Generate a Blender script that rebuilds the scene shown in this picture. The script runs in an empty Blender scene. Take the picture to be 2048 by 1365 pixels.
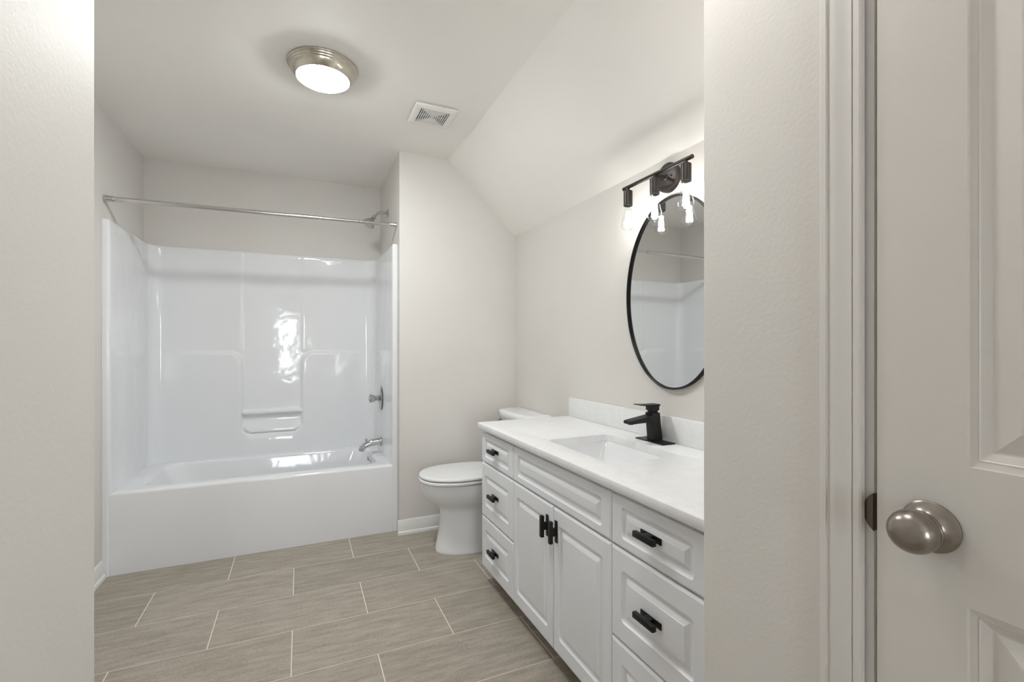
import bpy, bmesh, math, random
from mathutils import Vector, Matrix

C = bpy.context.scene.collection
SC = bpy.context.scene
random.seed(7)
PI = math.pi

# ------------------------------------------------------------------ camera
cam_d = bpy.data.cameras.new('camera')
cam = bpy.data.objects.new('camera', cam_d)
C.objects.link(cam)
cam.location = (0.0, 0.0, 1.20)
cam.rotation_euler = (PI / 2, 0, -math.atan(424 / 940))
cam_d.sensor_fit = 'HORIZONTAL'
cam_d.sensor_width = 36.0
cam_d.lens = 940 / 2048 * 36.0
cam_d.shift_y = 9.5 / 2048
cam_d.clip_start = 0.02
SC.camera = cam

# ------------------------------------------------------------------ sky, lights, exposure
W = bpy.data.worlds.new('sky')
SC.world = W
W.use_nodes = True
W.node_tree.nodes['Background'].inputs['Color'].default_value = (0.90, 0.95, 1.0, 1)
W.node_tree.nodes['Background'].inputs['Strength'].default_value = 17.0

def portal(name, loc, rot, sx, sy):
    d = bpy.data.lights.new(name, 'AREA')
    d.shape = 'RECTANGLE'; d.size = sx; d.size_y = sy
    d.cycles.is_portal = True
    o = bpy.data.objects.new(name, d); C.objects.link(o)
    o.location = loc; o.rotation_euler = rot
    return o
portal('window_daylight', (-0.45, -3.86, 1.20), (PI / 2, 0, PI), 0.86, 1.30)
portal('window_daylight', (1.84, -3.86, 1.20), (PI / 2, 0, PI), 1.08, 1.30)  # sampling portal of the added second window

DOME_POWER = 152.0
FILAMENT_POWER = 100.0
HALL_FILL_POWER = 54.0  # strength of the added, unseen hall fixture
SC.view_settings.view_transform = 'Standard'
SC.view_settings.look = 'None'
SC.view_settings.exposure = 0.05
SC.view_settings.gamma = 1.0
SC.view_settings.use_curve_mapping = False
SC.cycles.use_denoising = True
SC.cycles.max_bounces = 12
SC.cycles.diffuse_bounces = 6
SC.cycles.glossy_bounces = 6
SC.cycles.transmission_bounces = 8
SC.cycles.transparent_max_bounces = 12
SC.cycles.sample_clamp_indirect = 6.0
SC.cycles.caustics_reflective = False
SC.cycles.caustics_refractive = False

# ------------------------------------------------------------------ materials
def new_mat(name):
    m = bpy.data.materials.new(name); m.use_nodes = True
    nt = m.node_tree
    return m, nt, nt.nodes['Principled BSDF']

def coords(nt, scale=(1, 1, 1)):
    g = nt.nodes.new('ShaderNodeNewGeometry')
    mp = nt.nodes.new('ShaderNodeMapping')
    mp.inputs['Scale'].default_value = scale
    nt.links.new(g.outputs['Position'], mp.inputs['Vector'])
    return mp.outputs['Vector']

def noise(nt, vec, scale, detail=2.0, rough=0.5):
    n = nt.nodes.new('ShaderNodeTexNoise')
    n.inputs['Scale'].default_value = scale
    n.inputs['Detail'].default_value = detail
    n.inputs['Roughness'].default_value = rough
    nt.links.new(vec, n.inputs['Vector'])
    return n.outputs['Fac']

def bump(nt, b, h, strength, dist):
    n = nt.nodes.new('ShaderNodeBump')
    n.inputs['Strength'].default_value = strength
    n.inputs['Distance'].default_value = dist
    nt.links.new(h, n.inputs['Height'])
    nt.links.new(n.outputs['Normal'], b.inputs['Normal'])

def ramp(nt, fac, stops):
    r = nt.nodes.new('ShaderNodeValToRGB')
    while len(r.color_ramp.elements) < len(stops):
        r.color_ramp.elements.new(0.5)
    for e, (p, c) in zip(r.color_ramp.elements, stops):
        e.position = p; e.color = (*c, 1)
    nt.links.new(fac, r.inputs['Fac'])
    return r.outputs['Color']

def mat_plain(name, col, rough, metal=0.0, var=0.03, vscale=6.0, bstr=0.0, bscale=200.0, bdist=0.001, spec=0.5, coat=0.0):
    m, nt, b = new_mat(name)
    v = coords(nt)
    f = noise(nt, v, vscale, 3.0)
    lo = tuple(c * (1 - var) for c in col); hi = tuple(min(1, c * (1 + var)) for c in col)
    nt.links.new(ramp(nt, f, [(0.3, lo), (0.7, hi)]), b.inputs['Base Color'])
    b.inputs['Roughness'].default_value = rough
    b.inputs['Metallic'].default_value = metal
    b.inputs['Specular IOR Level'].default_value = spec
    b.inputs['Coat Weight'].default_value = coat
    b.inputs['Coat Roughness'].default_value = 0.06
    if bstr:
        bump(nt, b, noise(nt, v, bscale, 2.0), bstr, bdist)
    return m

M = {}
M['paint'] = mat_plain('greige_wall_paint', (0.685, 0.661, 0.631), 0.56, var=0.012, vscale=3, bstr=0.32, bscale=125, bdist=0.0014, spec=0.28)
M['ceil'] = mat_plain('ceiling_paint', (0.90, 0.876, 0.845), 0.6, var=0.01, vscale=3, bstr=0.15, bscale=170, bdist=0.001, spec=0.3)
M['trim'] = mat_plain('white_trim_paint', (0.78, 0.775, 0.76), 0.35, var=0.01)
M['casing'] = mat_plain('casing_paint', (0.685, 0.662, 0.635), 0.4, var=0.01)
M['door'] = mat_plain('door_paint', (0.66, 0.632, 0.595), 0.4, var=0.01, bstr=0.1, bscale=300, bdist=0.0006)
M['acrylic'] = mat_plain('glossy_white_tub_acrylic', (0.79, 0.80, 0.822), 0.07, var=0.006, vscale=2, bstr=0.6, bscale=8.0, bdist=0.004, coat=0.15)
M['porcelain'] = mat_plain('white_porcelain', (0.80, 0.808, 0.825), 0.06, var=0.005, coat=0.3)
M['cab'] = mat_plain('white_cabinet_paint', (0.765, 0.778, 0.81), 0.34, var=0.008)
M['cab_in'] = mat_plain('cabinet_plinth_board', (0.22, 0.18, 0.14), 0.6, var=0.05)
M['black'] = mat_plain('matte_black_metal', (0.006, 0.006, 0.006), 0.42, metal=0.0, var=0.05, spec=0.3)
M['bronze'] = mat_plain('dark_bronze_metal', (0.055, 0.048, 0.044), 0.38, metal=0.7, var=0.06)
M['chrome'] = mat_plain('chrome', (0.56, 0.56, 0.57), 0.07, metal=1.0, var=0.01)
M['steel'] = mat_plain('brushed_steel_rod', (0.62, 0.615, 0.60), 0.16, metal=1.0, var=0.03, vscale=40)
M['nickel'] = mat_plain('satin_nickel', (0.32, 0.29, 0.26), 0.27, metal=1.0, var=0.06, vscale=60)
M['nickel_light'] = mat_plain('brushed_nickel_lamp_ring', (0.56, 0.53, 0.46), 0.24, metal=1.0, var=0.05, vscale=60)
M['plastic'] = mat_plain('white_vent_plastic', (0.86, 0.85, 0.83), 0.45, var=0.01)
M['dark'] = mat_plain('dark_duct', (0.015, 0.014, 0.013), 0.8, var=0.1)
M['strike'] = mat_plain('aged_bronze_strike', (0.17, 0.135, 0.105), 0.35, metal=1.0, var=0.06)
M['rubber'] = mat_plain('dark_rubber', (0.03, 0.03, 0.03), 0.6, var=0.1)
M['carpet'] = mat_plain('beige_carpet', (0.42, 0.37, 0.31), 0.9, var=0.12, vscale=90, bstr=0.4, bscale=300, bdist=0.004)

def mat_emit(name, col, strength):
    m = bpy.data.materials.new(name); m.use_nodes = True
    nt = m.node_tree; nt.nodes.clear()
    e = nt.nodes.new('ShaderNodeEmission'); o = nt.nodes.new('ShaderNodeOutputMaterial')
    e.inputs['Color'].default_value = (*col, 1); e.inputs['Strength'].default_value = strength
    nt.links.new(e.outputs[0], o.inputs['Surface'])
    return m
M['dome'] = mat_emit('lit_frosted_glass', (0.96, 1.0, 0.985), DOME_POWER)
M['hall_fill_dome'] = mat_emit('added_hall_fill_glow', (1.0, 0.99, 0.96), HALL_FILL_POWER)  # glow of the added hall fixture, fill light only
M['filament'] = mat_emit('glowing_filament', (1.0, 0.97, 0.92), FILAMENT_POWER)

def mat_thin_glass(name, tint=(0.98, 0.98, 0.98)):
    m = bpy.data.materials.new(name); m.use_nodes = True
    nt = m.node_tree; nt.nodes.clear()
    o = nt.nodes.new('ShaderNodeOutputMaterial')
    t = nt.nodes.new('ShaderNodeBsdfTransparent'); t.inputs['Color'].default_value = (*tint, 1)
    g = nt.nodes.new('ShaderNodeBsdfGlossy'); g.inputs['Roughness'].default_value = 0.03
    lw = nt.nodes.new('ShaderNodeLayerWeight'); lw.inputs['Blend'].default_value = 0.5
    p = nt.nodes.new('ShaderNodeMath'); p.operation = 'POWER'; p.inputs[1].default_value = 3.0
    nt.links.new(lw.outputs['Facing'], p.inputs[0])
    f = nt.nodes.new('ShaderNodeMath'); f.operation = 'MULTIPLY_ADD'; f.inputs[1].default_value = 0.75; f.inputs[2].default_value = 0.03
    nt.links.new(p.outputs[0], f.inputs[0])
    x = nt.nodes.new('ShaderNodeMixShader')
    nt.links.new(f.outputs[0], x.inputs[0]); nt.links.new(t.outputs[0], x.inputs[1]); nt.links.new(g.outputs[0], x.inputs[2])
    nt.links.new(x.outputs[0], o.inputs['Surface'])
    return m
M['glass'] = mat_thin_glass('clear_glass')

def mat_mirror():
    m, nt, b = new_mat('mirror_glass')
    b.inputs['Base Color'].default_value = (0.86, 0.87, 0.865, 1)
    b.inputs['Metallic'].default_value = 1.0
    b.inputs['Roughness'].default_value = 0.0
    return m
M['mirror'] = mat_mirror()

def mat_quartz():
    m, nt, b = new_mat('white_speckled_quartz')
    v = coords(nt)
    f = noise(nt, v, 420.0, 1.0)
    spk = ramp(nt, f, [(0.0, (0.36, 0.355, 0.35)), (0.27, (0.60, 0.60, 0.60)), (0.36, (0.80, 0.805, 0.815)), (1.0, (0.82, 0.825, 0.835))])
    f2 = noise(nt, v, 30.0, 4.0)
    cl = ramp(nt, f2, [(0.3, (0.955, 0.955, 0.96)), (0.6, (1, 1, 1))])
    x = nt.nodes.new('ShaderNodeMix'); x.data_type = 'RGBA'; x.blend_type = 'MULTIPLY'; x.inputs[0].default_value = 1.0
    nt.links.new(spk, x.inputs[6]); nt.links.new(cl, x.inputs[7])
    nt.links.new(x.outputs[2], b.inputs['Base Color'])
    b.inputs['Roughness'].default_value = 0.38
    b.inputs['Specular IOR Level'].default_value = 0.3
    return m
M['quartz'] = mat_quartz()

def mat_tile():
    m, nt, b = new_mat('grey_brown_floor_tile')
    N = nt.nodes.new; L = nt.links.new
    g = N('ShaderNodeNewGeometry')
    sep = N('ShaderNodeSeparateXYZ'); L(g.outputs['Position'], sep.inputs[0])
    def mt(op, a, c=None, d=None):
        n = N('ShaderNodeMath'); n.operation = op
        for i, q in enumerate((a, c, d)):
            if q is None: continue
            if isinstance(q, (int, float)): n.inputs[i].default_value = q
            else: L(q, n.inputs[i])
        return n.outputs[0]
    TW, TH = 0.6128, 0.3035
    ry = mt('DIVIDE', mt('SUBTRACT', sep.outputs['Y'], 1.882), TH)
    row = mt('FLOOR', ry)
    fy = mt('SUBTRACT', ry, row)
    off = mt('MULTIPLY', mt('FLOORED_MODULO', row, 2.0), 0.5)
    rx = mt('ADD', mt('DIVIDE', mt('ADD', sep.outputs['X'], 0.0295), TW), off)
    col = mt('FLOOR', rx)
    fx = mt('SUBTRACT', rx, col)
    dx = mt('MULTIPLY', mt('MINIMUM', fx, mt('SUBTRACT', 1.0, fx)), TW)
    dy = mt('MULTIPLY', mt('MINIMUM', fy, mt('SUBTRACT', 1.0, fy)), TH)
    grout = mt('MAXIMUM', mt('LESS_THAN', dx, 0.0018), mt('LESS_THAN', dy, 0.0011))
    cmb = N('ShaderNodeCombineXYZ'); L(row, cmb.inputs[0]); L(col, cmb.inputs[1])
    wn = N('ShaderNodeTexWhiteNoise'); wn.noise_dimensions = '2D'; L(cmb.outputs[0], wn.inputs['Vector'])
    # streaks along the long side, shifted per tile
    cv = N('ShaderNodeCombineXYZ')
    L(mt('MULTIPLY', sep.outputs['X'], 4.0), cv.inputs[0]); L(mt('MULTIPLY', sep.outputs['Y'], 24.0), cv.inputs[1])
    L(mt('MULTIPLY', wn.outputs['Value'], 40.0), cv.inputs[2])
    f = noise(nt, cv.outputs[0], 1.6, 7.0, 0.68)
    cv2 = N('ShaderNodeCombineXYZ')
    L(mt('MULTIPLY', sep.outputs['X'], 95.0), cv2.inputs[0]); L(mt('MULTIPLY', sep.outputs['Y'], 240.0), cv2.inputs[1])
    f2 = noise(nt, cv2.outputs[0], 1.0, 3.0, 0.6)
    fs = mt('ADD', mt('MULTIPLY', f, 0.58), mt('MULTIPLY', f2, 0.42))
    tile = ramp(nt, fs, [(0.28, (0.20, 0.172, 0.140)), (0.48, (0.335, 0.296, 0.248)), (0.72, (0.50, 0.452, 0.39))])
    hv = N('ShaderNodeHueSaturation'); L(tile, hv.inputs['Color'])
    L(mt('ADD', mt('MULTIPLY', wn.outputs['Value'], 0.10), 0.95), hv.inputs['Value'])
    mx = N('ShaderNodeMix'); mx.data_type = 'RGBA'
    L(grout, mx.inputs[0]); L(hv.outputs[0], mx.inputs[6]); mx.inputs[7].default_value = (0.80, 0.73, 0.63, 1)
    L(mx.outputs[2], b.inputs['Base Color'])
    b.inputs['Roughness'].default_value = 0.48
    h = mt('SUBTRACT', mt('MULTIPLY', f2, 0.25), mt('MULTIPLY', grout, 1.0))
    bump(nt, b, h, 0.25, 0.0012)
    return m
M['tile'] = mat_tile()

# ------------------------------------------------------------------ mesh helpers
WORLD = {}                       # world origin of every object, for local coordinates

def obj(name, bm, mat, parent=None, angle=38, origin=None):
    """link bm (built in world coordinates) as one mesh object"""
    bmesh.ops.recalc_face_normals(bm, faces=bm.faces)
    lim = math.radians(angle)
    for f in bm.faces: f.smooth = True
    for e in bm.edges:
        if len(e.link_faces) == 2 and e.calc_face_angle(0) > lim: e.smooth = False
    if parent is not None: org = WORLD[parent.name]
    elif origin is not None: org = Vector(origin)
    else: org = Vector((0, 0, 0))
    bmesh.ops.translate(bm, verts=bm.verts, vec=-org)
    me = bpy.data.meshes.new(name); bm.to_mesh(me); bm.free()
    me.materials.append(M[mat])
    o = bpy.data.objects.new(name, me); C.objects.link(o)
    WORLD[o.name] = org
    if parent is not None: o.parent = parent
    else: o.location = org
    return o

def tag(o, label, cat, group=None):
    o['label'] = label; o['category'] = cat
    if group: o['group'] = group
    return o

def thing(name, label, cat, loc, group=None):
    o = bpy.data.objects.new(name, None); C.objects.link(o)
    o.location = loc; o.empty_display_size = 0.05
    WORLD[o.name] = Vector(loc)
    return tag(o, label, cat, group)

def struct(name, bm, mat, parent=None, angle=38):
    o = obj(name, bm, mat, parent, angle)
    if parent is None: o['kind'] = 'structure'
    return o

def BM(): return bmesh.new()

def box(bm, x0, x1, y0, y1, z0, z1, bev=0.0, seg=2):
    vs = [bm.verts.new((x, y, z)) for z in (z0, z1) for y in (y0, y1) for x in (x0, x1)]
    fs = []
    for q in ((0, 2, 3, 1), (4, 5, 7, 6), (0, 1, 5, 4), (2, 6, 7, 3), (0, 4, 6, 2), (1, 3, 7, 5)):
        fs.append(bm.faces.new([vs[i] for i in q]))
    if bev:
        es = {e for f in fs for e in f.edges}
        bmesh.ops.bevel(bm, geom=list(es), offset=bev, segments=seg, profile=0.5, affect='EDGES')
    return bm

def loft(bm, loops, cap0=True, cap1=True, closed=True, torus=False):
    rows = [[bm.verts.new(p) for p in lp] for lp in loops]
    n = len(rows[0])
    pairs = list(zip(rows[:-1], rows[1:]))
    if torus: pairs.append((rows[-1], rows[0]))
    for a, b in pairs:
        for i in range(n if closed else n - 1):
            j = (i + 1) % n
            try: bm.faces.new((a[i], a[j], b[j], b[i]))
            except ValueError: pass
    if closed and not torus:
        if cap0: bm.faces.new(list(reversed(rows[0])))
        if cap1: bm.faces.new(rows[-1])
    return rows

def frame_of(axis):
    a = Vector(axis).normalized()
    t = Vector((0, 0, 1)) if abs(a.z) < 0.9 else Vector((1, 0, 0))
    u = a.cross(t).normalized(); v = a.cross(u).normalized()
    return a, u, v

def lathe(bm, center, axis, prof, n=40, cap0=True, cap1=True):
    """prof: list of (radius, distance along axis)"""
    a, u, v = frame_of(axis); c = Vector(center)
    loops = []
    for r, h in prof:
        r = max(r, 1e-5)
        loops.append([c + a * h + (u * math.cos(2 * PI * i / n) + v * math.sin(2 * PI * i / n)) * r for i in range(n)])
    loft(bm, loops, cap0, cap1)
    return bm

def tube(bm, pts, radii, n=16, cap=True):
    pts = [Vector(p) for p in pts]
    if isinstance(radii, (int, float)): radii = [radii] * len(pts)
    loops = []; pu = None
    for i, p in enumerate(pts):
        d = (pts[min(i + 1, len(pts) - 1)] - pts[max(i - 1, 0)]).normalized()
        if pu is None:
            a, u, v = frame_of(d)
        else:
            u = (pu - d * pu.dot(d)).normalized(); v = d.cross(u)
        pu = u; v = d.cross(u)
        loops.append([p + (u * math.cos(2 * PI * k / n) + v * math.sin(2 * PI * k / n)) * radii[i] for k in range(n)])
    loft(bm, loops, cap, cap)
    return bm

def smooth_path(ctrl, n=8):
    """Catmull-Rom through control points (tuples of any length)"""
    out = []
    P = [ctrl[0]] + list(ctrl) + [ctrl[-1]]
    for i in range(1, len(P) - 2):
        for k in range(n):
            t = k / n
            out.append(tuple(0.5 * (2 * P[i][d] + (P[i + 1][d] - P[i - 1][d]) * t + (2 * P[i - 1][d] - 5 * P[i][d] + 4 * P[i + 1][d] - P[i + 2][d]) * t * t
                       + (3 * P[i][d] - P[i - 1][d] - 3 * P[i + 1][d] + P[i + 2][d]) * t ** 3) for d in range(len(ctrl[0]))))
    out.append(tuple(ctrl[-1]))
    return out

def rrect(a0, a1, b0, b1, r, n=6):
    """rounded rectangle in 2D, counter-clockwise, 4*(n+1) points"""
    r = max(1e-5, min(r, (a1 - a0) / 2 - 1e-5, (b1 - b0) / 2 - 1e-5))
    out = []
    for cx, cy, s in ((a1 - r, b1 - r, 0), (a0 + r, b1 - r, 1), (a0 + r, b0 + r, 2), (a1 - r, b0 + r, 3)):
        for k in range(n + 1):
            t = (s + k / n) * PI / 2
            out.append((cx + r * math.cos(t), cy + r * math.sin(t)))
    return out

def extrude_profile(bm, prof, axis, a0, a1):
    """prof: closed polygon of 2D points; axis 'x','y','z': other two coords in order"""
    def P(q, a):
        if axis == 'x': return (a, q[0], q[1])
        if axis == 'y': return (q[0], a, q[1])
        return (q[0], q[1], a)
    loft(bm, [[P(q, a0) for q in prof], [P(q, a1) for q in prof]])
    return bm

def sstep(e0, e1, x):
    t = max(0.0, min(1.0, (x - e0) / (e1 - e0)))
    return t * t * (3 - 2 * t)

# ------------------------------------------------------------------ dimensions (metres)
XL, XW, XR = -0.935, 0.577, 1.385        # left wall, wing corner, vanity wall
YW, YB = 3.02, 3.815                     # wing wall face, alcove back wall
ZC = 2.44
XS, ZK = 0.899, 1.975                    # slope starts on the ceiling at XS, meets the vanity wall at ZK
HL, HR = -0.30, 0.79                     # hall walls
YL, YR = 0.963, 0.752                    # outside corners of the hall walls
HY = -0.55                               # hall begins
BY = -3.80                               # bedroom back wall

# ------------------------------------------------------------------ structure
b = BM(); box(b, -1.06, 1.50, HY, 3.95, -0.10, 0.0); struct('floor', b, 'tile')
b = BM(); box(b, -2.1, 2.5, BY - 0.12, HY, -0.10, 0.0); struct('floor_bedroom', b, 'carpet')
b = BM(); box(b, -1.06, XS, HY, 3.95, ZC, ZC + 0.10); struct('ceiling', b, 'ceil')
b = BM(); box(b, -2.1, 2.5, BY - 0.12, HY, ZC, ZC + 0.10); struct('ceiling_bedroom', b, 'ceil')
b = BM()
extrude_profile(b, [(XS, ZC), (XR, ZK), (XR + 0.12, ZK), (XR + 0.12, ZK + 0.03), (XS + 0.06, ZC + 0.10), (XS, ZC + 0.10)], 'y', YR - 0.12, 3.95)
struct('ceiling_slope', b, 'ceil')
b = BM(); box(b, XL - 0.12, XL, YL, YB, 0, ZC); struct('wall_left', b, 'paint')
b = BM(); box(b, XL - 0.12, XW, YB, YB + 0.12, 0, ZC); struct('wall_back', b, 'paint')
b = BM(); extrude_profile(b, [(XW, 0), (XR, 0), (XR, ZK), (XS, ZC), (XW, ZC)], 'y', YW, YB + 0.12); struct('wall_wing', b, 'paint', angle=20)
b = BM(); box(b, XR, XR + 0.12, YR - 0.12, YB + 0.12, 0, ZK); struct('wall_right', b, 'paint')
# hall walls with their outside corners (slightly rounded corner bead)
def corner_wall(name, pts):
    b = BM(); extrude_profile(b, pts, 'z', 0, ZC); struct(name, b, 'paint', angle=50)
def arc2(cx, cy, r, a0, a1, n=5):
    return [(cx + r * math.cos(math.radians(a0 + (a1 - a0) * k / n)), cy + r * math.sin(math.radians(a0 + (a1 - a0) * k / n))) for k in range(n + 1)]
r = 0.004
corner_wall('wall_hall_left', [(HL, HY)] + arc2(HL - r, YL - r, r, 0, 90) + [(XL - 0.12, YL), (XL - 0.12, YL - 0.11), (HL - 0.11, YL - 0.11), (HL - 0.11, HY)])
DY0, DY1 = -0.341, 0.419                 # door leaf span
JT = 0.445
b = BM()
extrude_profile(b, [(HR + 0.11, JT)] + [(HR + 0.11, YR - 0.11), (1.30, YR - 0.11), (1.30, YR)] + arc2(HR + r, YR - r, r, 90, 180) + [(HR, JT)], 'z', 0, 1.88)
extrude_profile(b, [(HR + 0.11, JT)] + [(HR + 0.11, YR)] + arc2(HR + r, YR - r, r, 90, 180) + [(HR, JT)], 'z', 1.88, ZC)
extrude_profile(b, [(XS, 1.88), (1.30, 1.88), (1.30, 2.04), (XS, 2.425)], 'y', YR - 0.11, YR)
box(b, HR, HR + 0.11, HY, DY0 - 0.026, 0, ZC)
box(b, HR, HR + 0.11, DY0 - 0.026, JT, 2.06, ZC)
struct('wall_hall_right', b, 'paint', angle=50)
# bedroom shell behind the camera
WIN = [(-0.88, -0.02), (1.30, 2.38)]; WZ0, WZ1 = 0.55, 1.85  # the second, unseen window is added to bring more fill into the bathroom
b = BM()
box(b, -2.1, 2.5, BY - 0.12, BY, 0, WZ0); box(b, -2.1, 2.5, BY - 0.12, BY, WZ1, ZC)
for x0, x1 in ((-2.1, WIN[0][0]), (WIN[0][1], WIN[1][0]), (WIN[1][1], 2.5)):
    box(b, x0, x1, BY - 0.12, BY, WZ0, WZ1)
struct('wall_bedroom_back', b, 'paint')
b = BM(); box(b, -2.22, -2.1, BY, HY, 0, ZC); struct('wall_bedroom_left', b, 'paint')
b = BM(); box(b, 2.5, 2.62, BY, HY, 0, ZC); struct('wall_bedroom_right', b, 'paint')
b = BM(); box(b, -2.1, HL - 0.11, HY, HY + 0.10, 0, ZC); box(b, HR + 0.11, 2.5, HY, HY + 0.10, 0, ZC); struct('wall_bedroom_front', b, 'paint')
for i, (x0, x1) in enumerate(WIN):
    b = BM()
    t = 0.045
    for q in ((x0, x1, WZ0, WZ0 + t), (x0, x1, WZ1 - t, WZ1), (x0, x1, (WZ0 + WZ1) / 2 - 0.02, (WZ0 + WZ1) / 2 + 0.02), (x0, x0 + t, WZ0, WZ1), (x1 - t, x1, WZ0, WZ1)):
        box(b, q[0], q[1], BY - 0.09, BY - 0.04, q[2], q[3])
    w = struct('window_%d' % (i + 1), b, 'trim')
    b = BM(); box(b, x0 + 0.02, x1 - 0.02, BY - 0.068, BY - 0.064, WZ0 + 0.02, WZ1 - 0.02); obj('pane', b, 'glass', w)

# baseboards: profile (distance from wall, height)
BP = [(0, 0), (0.022, 0), (0.022, 0.006), (0.019, 0.015), (0.013, 0.020), (0.011, 0.021), (0.011, 0.066), (0.0085, 0.072), (0.0085, 0.078), (0.004, 0.088), (0, 0.09)]
b = BM(); extrude_profile(b, [(XL + d, z) for d, z in BP], 'y', YL, 3.083); struct('baseboard_left', b, 'trim', angle=25)
b = BM(); extrude_profile(b, [(YW - d, z) for d, z in BP], 'x', XW - 0.012, XR); struct('baseboard_wing', b, 'trim', angle=25)
b = BM(); extrude_profile(b, [(XR - d, z) for d, z in BP], 'y', 2.27, YW - 0.022); struct('baseboard_right', b, 'trim', angle=25)

# ------------------------------------------------------------------ door, casing, jamb
CAS = [(0.495, 0), (0.495, 0.012), (0.4925, 0.0145), (0.4845, 0.0150), (0.4838, 0.0118), (0.4822, 0.0112), (0.4775, 0.0128), (0.470, 0.0118), (0.462, 0.0098), (0.4555, 0.0088),
       (0.4492, 0.0092), (0.4485, 0.0066), (0.4475, 0.0066), (0.4468, 0.0088), (0.4385, 0.0088), (0.4355, 0.0070), (0.435, 0)]
b = BM()
extrude_profile(b, [(HR - d, y) for y, d in CAS], 'z', 0, 2.105)
extrude_profile(b, [(HR - d, -0.357 + (0.435 - y)) for y, d in CAS], 'z', 0, 2.105)
extrude_profile(b, [(HR - d, 2.045 + (y - 0.435)) for y, d in CAS], 'y', -0.357, 0.435)
struct('trim_1', b, 'casing', angle=30)
b = BM()
box(b, HR + 0.0045, HR + 0.11, 0.4243, JT, 0, 2.04, 0.0008, 1)
box(b, HR + 0.0015, HR + 0.11, DY0 - 0.026, DY0 - 0.004, 0, 2.04, 0.0008, 1)
box(b, HR + 0.0015, HR + 0.11, DY0 - 0.026, JT, 2.04, 2.06, 0.0008, 1)
box(b, HR + 0.045, HR + 0.075, 0.411, 0.4243, 0, 2.04)
jamb = struct('trim_2', b, 'casing')
# strike plate with its curved lip over the jamb edge
b = BM()
ys = []
for k in range(13):
    t = -1 + 2 * k / 12
    zz = 0.948 + 0.0285 * t
    w = 0.0135 * (1 - abs(t) ** 2.6) + 0.001
    ys.append((0.4230 + w, zz))
loopA = [(HR + 0.0015, y, z) for y, z in ys] + [(HR + 0.0015, 0.4230, z) for y, z in reversed(ys)]
loopB = [(HR + 0.0044, y, z) for y, z in ys] + [(HR + 0.0044, 0.4230, z) for y, z in reversed(ys)]
rows = loft(b, [loopA, loopB])
box(b, HR + 0.0015, HR + 0.030, 0.4228, 0.4242, 0.920, 0.976)
obj('strike_plate', b, 'strike', jamb)

DX = HR + 0.002                          # door face plane
def door_mesh():
    b = BM()
    st = 0.105; mid = 0.10
    w = (DY1 - DY0 - 2 * st - mid) / 2
    ycut = [DY0, DY0 + st, DY0 + st + w, DY1 - st - w, DY1 - st, DY1]
    zcut = [0.01, 0.22, 0.859, 1.042, 1.715, 1.80, 1.93, 2.035]
    prof = [(0, 0), (0.0015, 0.003), (0.0095, 0.0050), (0.0100, 0.0042), (0.0115, 0.0056), (0.021, 0.0105), (0.0235, 0.0105), (0.026, 0.0098), (0.048, 0.0035), (0.0495, 0.003)]
    V = {}
    def v(y, z):
        if (y, z) not in V: V[(y, z)] = b.verts.new((DX, y, z))
        return V[(y, z)]
    for i in range(5):
        for j in range(7):
            y0, y1, z0, z1 = ycut[i], ycut[i + 1], zcut[j], zcut[j + 1]
            ring = [v(y0, z0), v(y1, z0), v(y1, z1), v(y0, z1)]
            if i in (1, 3) and j in (1, 3, 5):
                for ins, dep in prof[1:]:
                    nr = [b.verts.new((DX + dep, y, z)) for y, z in ((y0 + ins, z0 + ins), (y1 - ins, z0 + ins), (y1 - ins, z1 - ins), (y0 + ins, z1 - ins))]
                    for k in range(4):
                        b.faces.new((ring[k], ring[(k + 1) % 4], nr[(k + 1) % 4], nr[k]))
                    ring = nr
            b.faces.new(ring)
    # edges and back
    back = [b.verts.new((DX + 0.035, y, z)) for y, z in ((DY0, 0.01), (DY1, 0.01), (DY1, 2.035), (DY0, 2.035))]
    b.faces.new(back)
    bot = [V[(y, zcut[0])] for y in ycut]; top = [V[(y, zcut[-1])] for y in ycut]
    lef = [V[(ycut[0], z)] for z in zcut]; rig = [V[(ycut[-1], z)] for z in zcut]
    b.faces.new(bot + [back[1], back[0]]); b.faces.new(top + [back[2], back[3]])
    b.faces.new(lef + [back[3], back[0]]); b.faces.new(rig + [back[2], back[1]])
    return b
door = struct('door_1', door_mesh(), 'door', angle=12)
KY, KZ = 0.353, 0.951
b = BM()
lathe(b, (DX, KY, KZ), (-1, 0, 0), [(0.0342, -0.001), (0.0348, 0.0008), (0.0346, 0.0026), (0.0332, 0.0038), (0.030, 0.0050), (0.025, 0.0078), (0.020, 0.0115), (0.0175, 0.0150), (0.0170, 0.0175)], 56)
rose = obj('rose', b, 'nickel', door)
b = BM()
lathe(b, (DX, KY, KZ), (-1, 0, 0), smooth_path([(0.0170, 0.0150), (0.0182, 0.0180), (0.0220, 0.0210), (0.0252, 0.0240), (0.0262, 0.0270), (0.0256, 0.0292), (0.0255, 0.0300), (0.0272, 0.0340), (0.0286, 0.0410), (0.0283, 0.0480), (0.0250, 0.0570), (0.0185, 0.0635), (0.0095, 0.0670), (0.0008, 0.0678)], 5), 56)
obj('knob', b, 'nickel', door)

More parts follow.
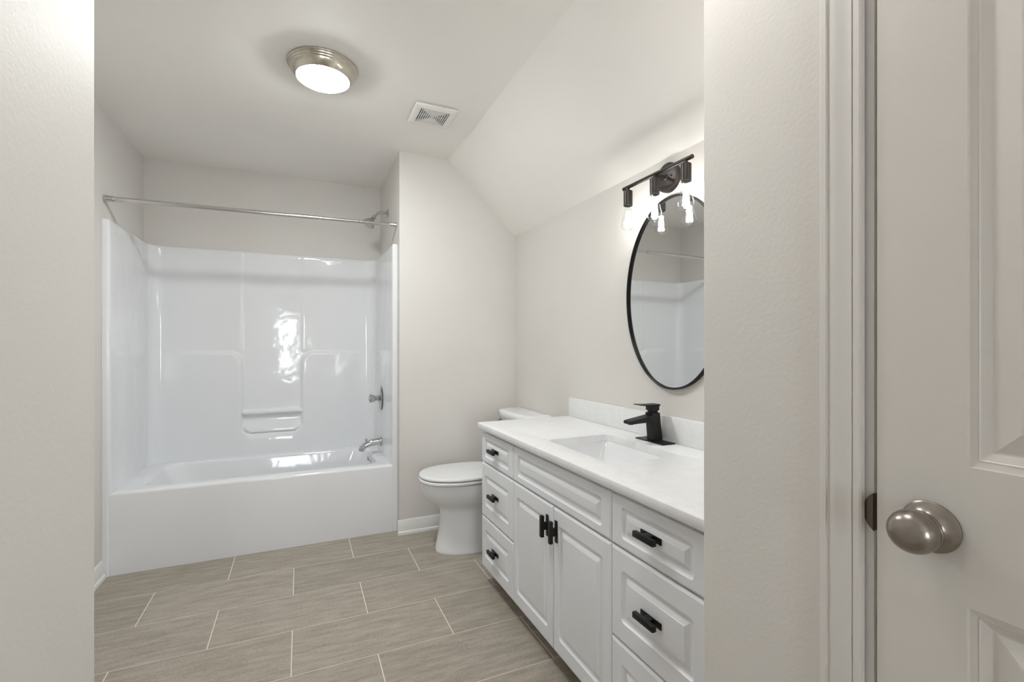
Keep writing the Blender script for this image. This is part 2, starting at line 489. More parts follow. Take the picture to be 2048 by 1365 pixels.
# ------------------------------------------------------------------ bathtub with its moulded surround
TUBY = 3.085
tub = thing('bathtub', 'glossy white bathtub with tall moulded shower surround in the alcove', 'bathtub', (-0.179, 3.43, 0.0))
RZ = 0.43
def rloop(x0, x1, y0, y1, r, z): return [(p[0], p[1], z) for p in rrect(x0, x1, y0, y1, r, 8)]
x0, x1, y0, y1 = -0.908, 0.550, TUBY + 0.004, 3.80
b = BM()
ix0, ix1, iy0, iy1 = -0.795, 0.482, TUBY + 0.088, 3.725
loops = [rloop(x0, x1, y0, y1, 0.006, 0.0)]
loops += [rloop(x0, x1, y0, y1, 0.006, RZ - 0.016)]
for k in range(1, 6):
    t = k / 5 * PI / 2
    d = 0.016 * (1 - math.cos(t))
    loops.append(rloop(x0 + d, x1 - d, y0 + d, y1 - d, 0.006, RZ - 0.016 + 0.016 * math.sin(t)))
loops.append(rloop(ix0 - 0.03, ix1 + 0.02, iy0 - 0.02, iy1 + 0.02, 0.10, RZ + 0.001))
for k in range(0, 7):
    t = k / 6 * PI / 2
    d = 0.022 * math.sin(t)
    loops.append(rloop(ix0 + d - 0.01, ix1 - d + 0.005, iy0 + d - 0.008, iy1 - d + 0.005, 0.11, RZ - 0.022 * (1 - math.cos(t))))
for f, z in ((0.12, 0.35), (0.35, 0.25), (0.62, 0.15), (0.80, 0.10), (1.0, 0.075)):
    loops.append(rloop(ix0 + 0.02 + 0.26 * f, ix1 - 0.02 - 0.085 * f, iy0 + 0.018 + 0.075 * f, iy1 - 0.018 - 0.075 * f, 0.12, z))
loops.append(rloop(ix0 + 0.40, ix1 - 0.22, iy0 + 0.17, iy1 - 0.17, 0.08, 0.070))
loft(b, loops)
obj('tub', b, 'acrylic', tub, angle=30)

def surround_mesh():
    b = BM()
    # plan path: list of (x, y); inner side faces the tub
    P = []
    SXL, SXR, SBY = -0.902, 0.545, 3.775
    BXL, BXR = -0.892, 0.532
    rf, rc = 0.013, 0.075
    P.append((XL + 0.001, TUBY + 0.012)); P.append((XL + 0.001, TUBY))
    P.append((XL + 0.010, TUBY))
    for k in range(7):
        t = PI / 2 - k / 6 * PI / 2
        P.append((SXL - rf + rf * math.cos(t), TUBY + rf - rf * math.sin(t)))
    nflL = len(P)
    for k in range(1, 14):
        f = k / 14; P.append((SXL + (BXL - SXL) * f, TUBY + rf + (SBY - rc - TUBY - rf) * f))
    for k in range(13):
        t = PI - k / 12 * PI / 2
        P.append((BXL + rc + rc * math.cos(t), SBY - rc + rc * math.sin(t)))
    nb = 150
    for k in range(1, nb):
        P.append((BXL + rc + (BXR - BXL - 2 * rc) * k / nb, SBY))
    for k in range(13):
        t = PI / 2 - k / 12 * PI / 2
        P.append((BXR - rc + rc * math.cos(t), SBY - rc + rc * math.sin(t)))
    for k in range(1, 14):
        f = 1 - k / 14; P.append((SXR + (BXR - SXR) * f, TUBY + rf + (SBY - rc - TUBY - rf) * f))
    nflR = len(P)
    for k in range(7):
        t = k / 6 * PI / 2
        P.append((SXR + rf - rf * math.cos(t), TUBY + rf - rf * math.sin(t)))
    P.append((XW - 0.010, TUBY)); P.append((XW - 0.001, TUBY)); P.append((XW - 0.001, TUBY + 0.012))
    # heights, finer around the soap shelf
    Z = []
    z = RZ - 0.002
    while z < 1.848:
        Z.append(z)
        z += 0.0075 if 0.55 < z < 1.20 else 0.03
    Z.append(1.850)
    xa, xb = -0.366, 0.010
    zs, zb = 1.157, 0.585
    def smin(a, c, k):
        h = max(0.0, min(1.0, 0.5 + 0.5 * (c - a) / k)); return c + (a - c) * h - k * h * (1 - h)
    def smax(a, c, k): return -smin(-a, -c, k)
    def round_max(a, c, r):      # intersection with a true fillet of radius r
        u, w = max(r + a, 0), max(r + c, 0)
        return min(-r, max(a, c)) + math.hypot(u, w)
    def raised(x, zz, side=False):
        if side:
            return 0.010 * sstep(0.010, -0.012, zz - zs)
        dx = max(xa - x, x - xb)
        cx, cz = (xa + xb) / 2, zb + 3.0
        hx, hz, rr = (xb - xa) / 2, 3.0, 0.065
        qx, qz = abs(x - cx) - hx + rr, abs(zz - cz) - hz + rr
        dp = math.hypot(max(qx, 0), max(qz, 0)) + min(max(qx, qz), 0) - rr     # <0 in the pocket
        sd = round_max(zz - zs, -dp, 0.085)                                   # <0 in the raised lower wall
        h = 0.034 * sstep(0.010, -0.016, sd)
        # shallower centre column above the shoulders
        h += 0.006 * sstep(-0.002, 0.008, dx) * sstep(-0.01, 0.02, zz - zs) 
        # soap shelf: a rail across the pocket and a dish below it
        if dp < 0.01:
            g = sstep(0.004, -0.006, dp)
            rail = 0.030 * sstep(0.713, 0.722, zz) * sstep(0.747, 0.738, zz)
            dish = 0.026 * sstep(0.680, 0.600, zz)
            h = max(h, g * max(rail, dish))
        return h
    n = len(P)
    nrm = []
    for i in range(n):
        a = Vector(P[max(i - 1, 0)]); c = Vector(P[min(i + 1, n - 1)])
        d = (c - a).normalized(); nrm.append((d.y, -d.x))
    rows = []
    for zz in Z + ['t1', 't2']:
        row = []
        for i, (x, y) in enumerate(P):
            h = 0.0; zq = zz
            if zz == 't1': zq = 1.858
            elif zz == 't2': zq = 1.860
            back = abs(y - SBY) < 1e-6
            fade = 1.0
            if nflL <= i < nflR:
                if back:
                    fade = sstep(BXL + rc - 0.02, BXL + rc + 0.34, x) * sstep(BXR - rc + 0.02, BXR - rc - 0.34, x)
                    h = raised(x, min(zq, 1.85)) * (fade if zq > 0.9 else max(fade, 0.0))
                elif y < SBY - rc:
                    h = raised(0, min(zq, 1.85), True) * sstep(TUBY + 0.03, TUBY + 0.26, y) * sstep(SBY - rc, SBY - rc - 0.25, y)
            dz = 0.0
            if zz == 't1': h += -0.003
            if zz == 't2': h += -0.006
            px, py = x + nrm[i][0] * h, y + nrm[i][1] * h
            px = max(XL + 0.001, min(XW - 0.001, px)); py = min(py, YB - 0.001)
            row.append((px, py, zq))
        rows.append(row + [(XW - 0.001, YB - 0.001, zq), (XL + 0.001, YB - 0.001, zq)])
    loft(b, rows)
    # front posts run down to the floor on both sides of the apron
    for a0, a1 in ((0, nflL + 2), (nflR - 2, n)):
        q = P[a0:a1]; xw = XL + 0.001 if a0 == 0 else XW - 0.001
        ex = [(xw, q[-1][1])] if a0 == 0 else [(xw, q[0][1])]
        loft(b, [[(x, y, zz) for x, y in q + ex] for zz in (0.0, RZ - 0.002)])
    return b
obj('surround', surround_mesh(), 'acrylic', tub, angle=60)
b = BM()
oc = Vector((0.4655, 3.45, 0.372))
lathe(b, oc, (-1, 0, 0.22), [(0.036, -0.008), (0.036, 0.004), (0.033, 0.008), (0.014, 0.010), (0.001, 0.010)], 32)
ov = obj('overflow_plate', b, 'chrome', tub)
b = BM(); tube(b, [oc + Vector((-0.008, 0, 0.012)), oc + Vector((-0.026, 0, 0.018)), oc + Vector((-0.028, 0, 0.044))], [0.006, 0.006, 0.005], 10)
obj('trip_lever', b, 'chrome', ov)

# tub spout
sp = thing('tub_spout', 'curved chrome tub spout with a pull-up diverter knob', 'tub spout', (0.530, 3.45, 0.515))
b = BM()
path = smooth_path([(0.5248, 3.45, 0.515, 0.0275), (0.495, 3.45, 0.515, 0.0255), (0.455, 3.45, 0.510, 0.0235), (0.420, 3.45, 0.496, 0.0215), (0.398, 3.45, 0.475, 0.0195), (0.392, 3.45, 0.458, 0.0185)], 5)
tube(b, [p[:3] for p in path], [p[3] for p in path], 24)
body = obj('spout', b, 'chrome', sp)
b = BM(); lathe(b, (0.5250, 3.45, 0.515), (-1, 0, 0), [(0.031, 0.0), (0.031, 0.004), (0.028, 0.008)], 28); obj('flange', b, 'chrome', sp)
b = BM(); lathe(b, (0.425, 3.45, 0.515), (0, 0, 1), [(0.0045, -0.004), (0.0045, 0.014), (0.0085, 0.018), (0.0100, 0.023), (0.0085, 0.027), (0.001, 0.028)], 18)
obj('diverter_knob', b, 'chrome', sp)

# shower valve
va = thing('shower_valve', 'round chrome shower valve plate with a clear knob handle', 'shower valve', (0.522, 3.45, 0.825))
b = BM(); lathe(b, (0.5235, 3.45, 0.825), (-1, 0, 0), [(0.084, 0.0), (0.085, 0.001), (0.083, 0.005), (0.070, 0.010), (0.040, 0.014), (0.024, 0.016), (0.022, 0.020), (0.001, 0.020)], 48)
obj('escutcheon', b, 'chrome', va)
b = BM(); lathe(b, (0.5235, 3.45, 0.825), (-1, 0, 0), [(0.017, 0.018), (0.017, 0.036), (0.024, 0.040), (0.026, 0.052), (0.029, 0.060), (0.030, 0.070), (0.026, 0.077), (0.012, 0.080), (0.001, 0.080)], 12)
obj('handle', b, 'chrome', va, angle=25)

# shower head
sh = thing('overhead_shower', 'chrome shower head on a bent arm high on the alcove side wall', 'shower head', (XW, 3.45, 2.155))
b = BM(); lathe(b, (XW, 3.45, 2.155), (-1, 0, 0), [(0.030, -0.001), (0.030, 0.003), (0.024, 0.009), (0.013, 0.013), (0.010, 0.014)], 32); obj('wall_flange', b, 'chrome', sh)
b = BM()
path = smooth_path([(XW - 0.002, 3.45, 2.155), (0.535, 3.45, 2.157), (0.513, 3.45, 2.150), (0.495, 3.45, 2.134), (0.478, 3.45, 2.112)], 6)
tube(b, path, 0.0095, 16); obj('arm', b, 'chrome', sh)
b = BM()
ax = Vector((-0.58, 0, -0.81)).normalized(); hc = Vector((0.478, 3.45, 2.112))
lathe(b, hc, ax, [(0.012, -0.012), (0.016, -0.008), (0.016, 0.004), (0.012, 0.008), (0.014, 0.014), (0.020, 0.020), (0.040, 0.052), (0.0435, 0.062), (0.0435, 0.070), (0.040, 0.073), (0.001, 0.072)], 32)
obj('spray_head', b, 'chrome', sh)

# shower curtain rod
rd = thing('curtain_rod', 'silver tension shower curtain rod across the tub alcove', 'shower rod', (-0.179, 3.115, 1.98))
zl, zr = 1.972, 1.990
def rodp(x): return (x, 3.115, zl + (zr - zl) * (x - XL) / (XW - XL))
b = BM(); tube(b, [rodp(XL + 0.02), rodp(0.10)], 0.0125, 20); obj('outer_tube', b, 'steel', rd)
b = BM(); tube(b, [rodp(0.095), rodp(XW - 0.02)], 0.0105, 20); obj('inner_tube', b, 'steel', rd)
b = BM(); lathe(b, rodp(XL + 0.0005), (1, 0, 0), [(0.0175, 0), (0.0175, 0.012), (0.0155, 0.016), (0.0150, 0.040), (0.0135, 0.044), (0.0125, 0.046)], 24); obj('end_cap', b, 'steel', rd)
b = BM(); lathe(b, rodp(XW - 0.0005), (-1, 0, 0), [(0.0175, 0), (0.0175, 0.010), (0.0140, 0.016), (0.0120, 0.040), (0.0105, 0.044)], 24); obj('end_cap', b, 'steel', rd)

# ------------------------------------------------------------------ toilet
TY = 2.68
to = thing('toilet', 'white elongated toilet with closed lid between vanity and wing wall', 'toilet', (1.0, TY, 0.0))
def egg(xf, xb, w, z, n=56, ef=2.15, eb=2.8, cfrac=0.52):
    c = xf + (xb - xf) * cfrac
    out = []
    for i in range(n):
        t = 2 * PI * i / n
        ct, st = math.cos(t), math.sin(t)
        e = ef if ct < 0 else eb
        L = (c - xf) if ct < 0 else (xb - c)
        out.append((c + L * math.copysign(abs(ct) ** (2 / e), ct), TY + w * math.copysign(abs(st) ** (2 / e), st), z))
    return out
b = BM()
prof = smooth_path([(0.0, 0.722, 1.22, 0.120), (0.012, 0.720, 1.22, 0.121), (0.06, 0.728, 1.22, 0.116), (0.14, 0.742, 1.22, 0.110), (0.20, 0.748, 1.23, 0.108),
                    (0.236, 0.747, 1.24, 0.111), (0.258, 0.736, 1.25, 0.119), (0.282, 0.710, 1.27, 0.136), (0.310, 0.675, 1.29, 0.156), (0.352, 0.644, 1.31, 0.174), (0.395, 0.634, 1.33, 0.182), (0.410, 0.633, 1.335, 0.183)], 4)
loops = [egg(p[1], p[2], p[3], p[0]) for p in prof]
loops.append(egg(0.639, 1.33, 0.178, 0.4135))
loft(b, loops)
obj('bowl', b, 'porcelain', to, angle=40)
def slab(name, xf, xb, w, z0, z1, r, crown=0.0):
    b = BM(); loops = []
    for k in range(5):
        t = k / 4 * PI / 2
        loops.append(egg(xf + r * (1 - math.sin(t)), xb - r * (1 - math.sin(t)), w - r * (1 - math.sin(t)), z0 + r * (1 - math.cos(t)) * 0.6, eb=3.4))
    for k in range(6):
        t = k / 5 * PI / 2
        loops.append(egg(xf + r * (1 - math.cos(t)), xb - r * (1 - math.cos(t)), w - r * (1 - math.cos(t)), z1 - r + r * math.sin(t), eb=3.4))
    if crown:
        for f in (0.15, 0.4, 0.7, 0.95):
            loops.append(egg(xf + (xb - xf) * 0.5 * f + r, xb - (xb - xf) * 0.5 * f - r, (w - r) * (1 - f) + 0.002, z1 + crown * (1 - (1 - f) ** 2), eb=3.4))
    loft(b, loops)
    return obj(name, b, 'porcelain', to, angle=40)
slab('seat', 0.625, 1.085, 0.188, 0.4185, 0.4365, 0.007)
slab('lid', 0.627, 1.10, 0.189, 0.4405, 0.458, 0.009, 0.006)
for s in (-1, 1):
    b = BM(); box(b, 1.085, 1.115, TY + s * 0.075 - 0.02, TY + s * 0.075 + 0.02, 0.414, 0.452, 0.006, 3)
    obj('hinge', b, 'porcelain', to)
def bowed(x0, x1, w, bow, z, r=0.03, n=12):
    """tank outline: straight back at x1, front bowed out by bow"""
    out = []
    for k in range(n + 1):
        t = -1 + 2 * k / n
        out.append((x0 + bow * (1 - (1 - t * t) ** 0.8) if abs(t) < 1 else x0 + bow, TY - w * t, z))
    out[0] = (x0 + bow + 0.012, TY + w - 0.0, z); out[-1] = (x0 + bow + 0.012, TY - w, z)
    out += [(x1 - 0.02, TY - w, z), (x1 - 0.006, TY - w + 0.006, z), (x1, TY - w + 0.02, z), (x1, TY + w - 0.02, z), (x1 - 0.006, TY + w - 0.006, z), (x1 - 0.02, TY + w, z)]
    return out
b = BM(); loft(b, [bowed(1.215, 1.372, 0.200, 0.025, 0.415), bowed(1.205, 1.372, 0.208, 0.028, 0.45), bowed(1.190, 1.374, 0.222, 0.03, 0.742)]); obj('tank', b, 'porcelain', to, angle=30)
b = BM(); loft(b, [bowed(1.182, 1.376, 0.229, 0.032, 0.744), bowed(1.178, 1.378, 0.233, 0.034, 0.749), bowed(1.178, 1.378, 0.233, 0.034, 0.770), bowed(1.182, 1.376, 0.230, 0.033, 0.778), bowed(1.192, 1.370, 0.222, 0.030, 0.783), bowed(1.225, 1.345, 0.19, 0.02, 0.785)])
obj('tank_lid', b, 'porcelain', to, angle=40)
b = BM()
lathe(b, (1.192, 2.82, 0.715), (-1, 0, 0), [(0.012, -0.004), (0.012, 0.010), (0.007, 0.012), (0.007, 0.018)], 18)
tube(b, [(1.172, 2.825, 0.716), (1.168, 2.79, 0.712), (1.168, 2.745, 0.705)], [0.006, 0.007, 0.009], 12)
obj('flush_lever', b, 'chrome', to)

# ------------------------------------------------------------------ vanity
VY0, VY1 = 0.766, 2.255
XF = 0.846
va_ = thing('vanity_cabinet', 'long white raised-panel bathroom vanity along the sloped wall', 'vanity', (1.115, 1.51, 0.0))
b = BM()
box(b, 0.866, 0.884, VY0, VY1, 0.083, 0.779)
box(b, 0.884, 1.383, VY0, VY0 + 0.018, 0.083, 0.779)
box(b, 0.884, 1.383, VY1 - 0.018, VY1, 0.083, 0.779)
box(b, 0.884, 1.383, VY0 + 0.018, VY1 - 0.018, 0.083, 0.100)
box(b, 1.371, 1.383, VY0 + 0.018, VY1 - 0.018, 0.100, 0.779)
obj('carcass', b, 'cab', va_)
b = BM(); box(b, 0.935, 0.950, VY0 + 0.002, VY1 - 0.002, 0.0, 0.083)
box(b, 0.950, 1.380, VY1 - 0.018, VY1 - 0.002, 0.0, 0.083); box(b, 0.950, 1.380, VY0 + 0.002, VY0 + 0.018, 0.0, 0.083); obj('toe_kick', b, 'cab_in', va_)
def panel(y0, y1, z0, z1, stile, rail):
    b = BM()
    X = 0.865
    pr = [(0.0, 0.0, 0.001), (0.0, 0.0125, 0.001), (0.0012, 0.0155, 0.0012), (0.0055, 0.0180, 0.0015), (0.0075, 0.0190, 0.0015)]
    gr = [(0, 0.0190, 0.012), (0.0012, 0.0178, 0.0118), (0.0030, 0.0145, 0.011), (0.0070, 0.0126, 0.010), (0.0130, 0.0120, 0.007), (0.0170, 0.0124, 0.002),
          (0.0200, 0.0140, 0.0012), (0.0275, 0.0174, 0.0010), (0.0295, 0.0177, 0.0010), (0.0302, 0.0188, 0.0008), (0.0315, 0.0190, 0.0008)]
    pr = [(i, i, d, r) for i, d, r in pr] + [(stile + i, rail + i, d, r) for i, d, r in gr]
    loft(b, [[(X - d, p[0], p[1]) for p in rrect(y0 + iy, y1 - iy, z0 + iz, z1 - iz, r, 5)] for iy, iz, d, r in pr])
    return b
def handle(parent, y, z, vertical):
    L = 0.040
    b = BM()
    def bx(x0, x1, a, w):
        if vertical: box(b, x0, x1, y - w, y + w, z - a, z + a, 0.0012, 2)
        else: box(b, x0, x1, y - a, y + a, z - w, z + w, 0.0012, 2)
    bx(XF - 0.0035, XF + 0.0003, L, 0.0088)      # plate on the panel
    bx(XF - 0.019, XF - 0.003, 0.0135, 0.0075)    # short neck
    bx(XF - 0.031, XF - 0.018, L, 0.0078)        # grip bar
    o = obj('handle', b, 'black', parent)
    o['label'] = 'matte black bar handle'
    return o
g = 0.0025
col = [(1.865, 2.253), (0.785, 1.157)]
rows_z = [(0.615, 0.762), (0.343, 0.610), (0.085, 0.338)]
for (y0, y1) in col:
    for (z0, z1) in rows_z:
        d = obj('drawer', panel(y0 + g / 2, y1 - g / 2, z0, z1, 0.047, 0.028 if z1 > 0.7 else 0.058), 'cab', va_, angle=14)
        handle(d, (y0 + y1) / 2 + 0.010, (z0 + z1) / 2 + (0.006 if z1 > 0.7 else 0.0), False)
obj('false_drawer_front', panel(1.157 + g / 2, 1.865 - g / 2, 0.615, 0.762, 0.045, 0.028), 'cab', va_, angle=14)
for (y0, y1, hy) in ((1.5115, 1.865, 1.5515), (1.157, 1.5105, 1.4845)):
    d = obj('door', panel(y0 + g / 2, y1 - g / 2, 0.085, 0.610, 0.040, 0.057), 'cab', va_, angle=14)
    handle(d, hy, 0.527, True)

ct = thing('countertop', 'white speckled quartz worktop on the vanity with a sink cutout', 'countertop', (1.105, 1.51, 0.78))
b = BM()
OX0, OX1, OY0, OY1 = 0.935, 1.240, 1.276, 1.720
def cl(i, z, r): return [(p[0], p[1], z) for p in rrect(0.825 + i, 1.384 - i, 0.757 + i, 2.258 - i, r, 8)]
def il(i, z, r): return [(p[0], p[1], z) for p in rrect(OX0 - i, OX1 + i, OY0 - i, OY1 + i, r, 8)]
loft(b, [cl(0.002, 0.780, 0.003), cl(0, 0.783, 0.003), cl(0, 0.807, 0.003), cl(0.001, 0.8092, 0.003), cl(0.003, 0.810, 0.003),
         il(0.003, 0.810, 0.035), il(0.001, 0.8092, 0.033), il(0, 0.807, 0.032), il(0, 0.780, 0.032)], torus=True)
obj('slab', b, 'quartz', ct, angle=45)
b = BM(); box(b, 1.365, 1.384, 0.757, 2.258, 0.8102, 0.912, 0.002, 2); obj('backsplash', b, 'quartz', ct)

sk = thing('sink', 'white undermount rectangular sink basin set below the quartz worktop', 'sink', (1.0875, 1.50, 0.64))
b = BM()
def sl(i, z, r): return [(p[0], p[1], z) for p in rrect(OX0 + i, OX1 - i, OY0 + i, OY1 - i, r, 8)]
loft(b, [sl(-0.02, 0.7795, 0.04), sl(0.0, 0.7795, 0.033), sl(0.004, 0.774, 0.034), sl(0.012, 0.745, 0.04), sl(0.035, 0.680, 0.05), sl(0.050, 0.660, 0.05), sl(0.075, 0.650, 0.05), sl(0.13, 0.646, 0.02),
         sl(0.13, 0.636, 0.02), sl(0.07, 0.640, 0.05), sl(0.030, 0.665, 0.05), sl(0.0, 0.745, 0.04), sl(-0.008, 0.770, 0.04), sl(-0.02, 0.774, 0.04)], torus=False, cap0=False, cap1=False)
box(b, OX0 + 0.13, OX1 - 0.13, OY0 + 0.13, OY1 - 0.13, 0.637, 0.6462)
obj('basin', b, 'porcelain', sk, angle=40)
b = BM(); lathe(b, (1.0875, 1.50, 0.6462), (0, 0, 1), [(0.022, 0), (0.022, 0.002), (0.016, 0.003), (0.014, 0.006), (0.001, 0.007)], 24); obj('drain', b, 'black', sk)

fa = thing('faucet', 'matte black single-lever faucet on a square deck plate behind the sink', 'faucet', (1.322, 1.515, 0.81))
b = BM(); box(b, 1.288, 1.354, 1.428, 1.592, 0.8101, 0.8150, 0.0015, 2); obj('deck_plate', b, 'black', fa)
b = BM()
fy = 1.515
def fl(x0, x1, w, z, r=0.004): return [(p[0], p[1], z) for p in rrect(x0, x1, fy - w, fy + w, r, 4)]
loft(b, [fl(1.303, 1.347, 0.023, 0.8150), fl(1.302, 1.346, 0.023, 0.830), fl(1.296, 1.338, 0.0225, 0.890), fl(1.293, 1.335, 0.022, 0.926), fl(1.295, 1.333, 0.020, 0.928)])
obj('body', b, 'black', fa)
b = BM()
def spl(x, zt, zb, w): return [(x, fy - w, zb), (x, fy + w, zb), (x, fy + w, zt), (x, fy - w, zt)]
loft(b, [spl(1.300, 0.919, 0.893, 0.0215), spl(1.270, 0.914, 0.891, 0.0215), spl(1.225, 0.907, 0.890, 0.0215), spl(1.187, 0.901, 0.888, 0.0215), spl(1.184, 0.899, 0.890, 0.0205)])
obj('spout', b, 'black', fa)
b = BM(); lathe(b, (1.202, fy, 0.8895), (0, 0, -1), [(0.0115, -0.003), (0.0115, 0.004), (0.009, 0.005), (0.001, 0.005)], 20); obj('aerator', b, 'bronze', fa)
b = BM()
loft(b, [fl(1.300, 1.328, 0.017, 0.926), fl(1.300, 1.328, 0.017, 0.936), fl(1.294, 1.332, 0.021, 0.938), fl(1.294, 1.333, 0.021, 0.955), fl(1.292, 1.334, 0.0215, 0.957)])
def lv(x, zt, zb, w): return [(x, fy - w, zb), (x, fy + w, zb), (x, fy + w, zt), (x, fy - w, zt)]
loft(b, [lv(1.335, 0.962, 0.955, 0.0215), lv(1.290, 0.962, 0.955, 0.0215), lv(1.262, 0.963, 0.958, 0.0215), lv(1.232, 0.965, 0.962, 0.0200)])
obj('lever', b, 'black', fa)

# ------------------------------------------------------------------ oval mirror
MY, MZ, MA, MB_ = 1.470, 1.415, 0.277, 0.392
mi = thing('wall_mirror', 'oval wall mirror in a thin black frame above the vanity', 'mirror', (XR, MY, MZ))
def ell(a, bb, x, n=120): return [(x, MY + a * math.cos(2 * PI * i / n), MZ + bb * math.sin(2 * PI * i / n)) for i in range(n)]
def ring(loops):
    b = BM(); loft(b, [ell(MA + d, MB_ + d, x, 120) for d, x in loops], torus=True); return b
obj('frame', ring([(0.0, XR - 0.0005), (0.0, XR - 0.022), (-0.0008, XR - 0.0232), (-0.0036, XR - 0.0232), (-0.0044, XR - 0.022), (-0.0044, XR - 0.0135), (-0.0072, XR - 0.0130), (-0.0078, XR - 0.0122), (-0.0078, XR - 0.0005)]), 'black', mi, angle=30)
b = BM(); loft(b, [ell(MA - 0.0074, MB_ - 0.0074, XR - 0.004), ell(MA - 0.0074, MB_ - 0.0074, XR - 0.0120)]); obj('mirror_glass', b, 'mirror', mi)

# ------------------------------------------------------------------ vanity light
BX, BZ, BYc = 1.282, 1.880, 1.466
vl = thing('vanity_light', 'dark bronze three-bulb bar light on the wall over the oval mirror', 'vanity light', (XR, 1.49, 1.888))
b = BM(); lathe(b, (XR - 0.0003, 1.49, 1.888), (-1, 0, 0), [(0.060, 0), (0.060, 0.017), (0.0585, 0.020), (0.055, 0.0215), (0.001, 0.022)], 56)
wp = obj('wall_plate', b, 'bronze', vl)
for s in (-1, 1):
    b = BM(); lathe(b, (XR - 0.021, 1.49 + s * 0.028, 1.888), (-1, 0, 0), [(0.005, 0), (0.0055, 0.003), (0.004, 0.006), (0.001, 0.007)], 16); obj('screw', b, 'bronze', wp)
b = BM(); tube(b, [(XR - 0.018, 1.49, 1.888), (XR - 0.05, 1.488, 1.886), (BX, 1.480, BZ)], 0.0065, 14)
lathe(b, (XR - 0.021, 1.49, 1.888), (-1, 0, 0), [(0.012, 0), (0.012, 0.004), (0.008, 0.008)], 20); obj('arm', b, 'bronze', vl)
b = BM(); tube(b, [(BX, BYc - 0.197, BZ), (BX, BYc + 0.197, BZ)], 0.0078, 20); obj('crossbar', b, 'bronze', vl)
for k in (-1, 0, 1):
    y = BYc + 0.166 * k
    b = BM(); lathe(b, (BX, y, 1.872), (0, 0, -1), [(0.007, -0.004), (0.007, 0.007), (0.0165, 0.008), (0.019, 0.0105), (0.019, 0.072), (0.0175, 0.0735), (0.0165, 0.0735), (0.0160, 0.062), (0.001, 0.062)], 32)
    obj('lamp_socket', b, 'bronze', vl)
    b = BM(); lathe(b, (BX, y, 1.805), (0, 0, -1), smooth_path([(0.0135, 0.0), (0.0138, 0.010), (0.0150, 0.022), (0.0190, 0.042), (0.0245, 0.062), (0.0282, 0.078), (0.0285, 0.088), (0.0250, 0.100), (0.0160, 0.108), (0.0060, 0.1105), (0.0035, 0.113), (0.0005, 0.1155)], 4), 36, cap0=False)
    bulb = obj('light_bulb', b, 'glass', vl, angle=60)
    b = BM()
    for q in range(10):                     # hairpin filament strands around the stem
        a0 = 2 * PI * q / 10; a1 = a0 + 0.25
        tube(b, [(BX + 0.0075 * math.cos(a0), y + 0.0075 * math.sin(a0), 1.776), (BX + 0.0125 * math.cos(a1), y + 0.0125 * math.sin(a1), 1.712)], 0.0013, 6)
    obj('filament', b, 'filament', bulb)
    b = BM(); lathe(b, (BX, y, 1.806), (0, 0, -1), [(0.0125, 0), (0.0125, 0.008), (0.006, 0.014), (0.0035, 0.030), (0.0045, 0.034), (0.001, 0.094)], 16); obj('stem', b, 'glass', bulb)

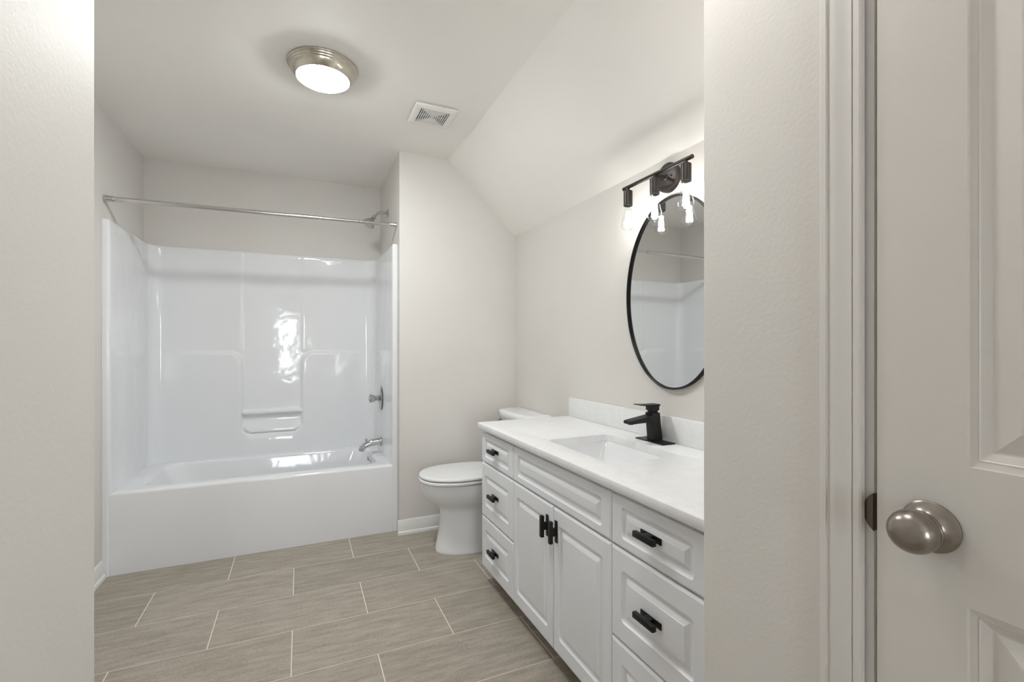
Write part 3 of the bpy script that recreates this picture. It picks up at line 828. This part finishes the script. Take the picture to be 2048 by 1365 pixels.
# ------------------------------------------------------------------ ceiling light
def ceiling_light(LX, LY, label, glow):
    cl_ = thing('ceiling_light', label, 'ceiling light', (LX, LY, ZC))
    b = BM()
    lathe(b, (LX, LY, ZC), (0, 0, -1), [(0.146, -0.0005), (0.148, 0.003), (0.147, 0.007), (0.143, 0.0095), (0.1425, 0.0105), (0.1415, 0.015), (0.138, 0.0175), (0.1375, 0.0185), (0.1365, 0.023), (0.133, 0.0255), (0.1325, 0.0265), (0.1312, 0.031),
          (0.126, 0.040), (0.119, 0.050), (0.1145, 0.055), (0.1125, 0.0565), (0.1105, 0.0560), (0.108, 0.050), (0.001, 0.030)], 96)
    obj('metal_ring', b, 'nickel_light', cl_, angle=30)
    b = BM(); lathe(b, (LX, LY, ZC), (0, 0, -1), smooth_path([(0.1085, 0.0535), (0.104, 0.0600), (0.094, 0.0660), (0.078, 0.0715), (0.052, 0.0765), (0.025, 0.0790), (0.001, 0.0797)], 4), 64, cap0=False)
    obj('glass_dome', b, glow, cl_, angle=60)
ceiling_light(0.094, 2.250, 'round flush ceiling light with brushed nickel ring and lit white dome', 'dome')
ceiling_light(0.46, 0.88, 'added unseen flush ceiling light over the bathroom entrance, fill for door and right wall', 'hall_fill_dome')  # added fixture out of frame, brightens the door and right wall

# ------------------------------------------------------------------ exhaust vent
ve = thing('exhaust_vent', 'square white exhaust fan grille with concentric slots in the ceiling', 'vent', (0.645, 2.467, ZC))
vx, vy, hs = 0.645, 2.467, 0.110
def sq(h, z, r=0.003): return [(p[0], p[1], z) for p in rrect(vx - h, vx + h, vy - h, vy + h, r, 3)]
b = BM(); loft(b, [sq(hs - 0.014, ZC - 0.0003), sq(hs - 0.014, ZC - 0.0085), sq(hs - 0.001, ZC - 0.0085), sq(hs, ZC - 0.0095), sq(hs - 0.001, ZC - 0.0150), sq(hs - 0.006, ZC - 0.0180), sq(0.078, ZC - 0.0200), sq(0.076, ZC - 0.0195), sq(0.076, ZC - 0.0003)], torus=True)
obj('frame', b, 'plastic', ve, angle=30)
b = BM()
for k in range(7):
    ho = 0.0695 - k * 0.0104
    hi_ = ho - 0.0042 if k < 6 else 0.001
    if hi_ < 0.003: hi_ = 0.002
    loft(b, [sq(ho, ZC - 0.0195, 0.001), sq(hi_, ZC - 0.0195, 0.001), sq(hi_, ZC - 0.0135, 0.001), sq(ho, ZC - 0.0135, 0.001)], torus=True)
for a in (0, 1):
    if a: box(b, vx - 0.0762, vx + 0.0762, vy - 0.002, vy + 0.002, ZC - 0.0135, ZC - 0.0110)
    else: box(b, vx - 0.002, vx + 0.002, vy - 0.0762, vy + 0.0762, ZC - 0.0135, ZC - 0.0110)
obj('grille', b, 'plastic', ve)
b = BM(); box(b, vx - 0.0757, vx + 0.0757, vy - 0.0757, vy + 0.0757, ZC - 0.004, ZC - 0.0006); obj('duct', b, 'dark', ve)
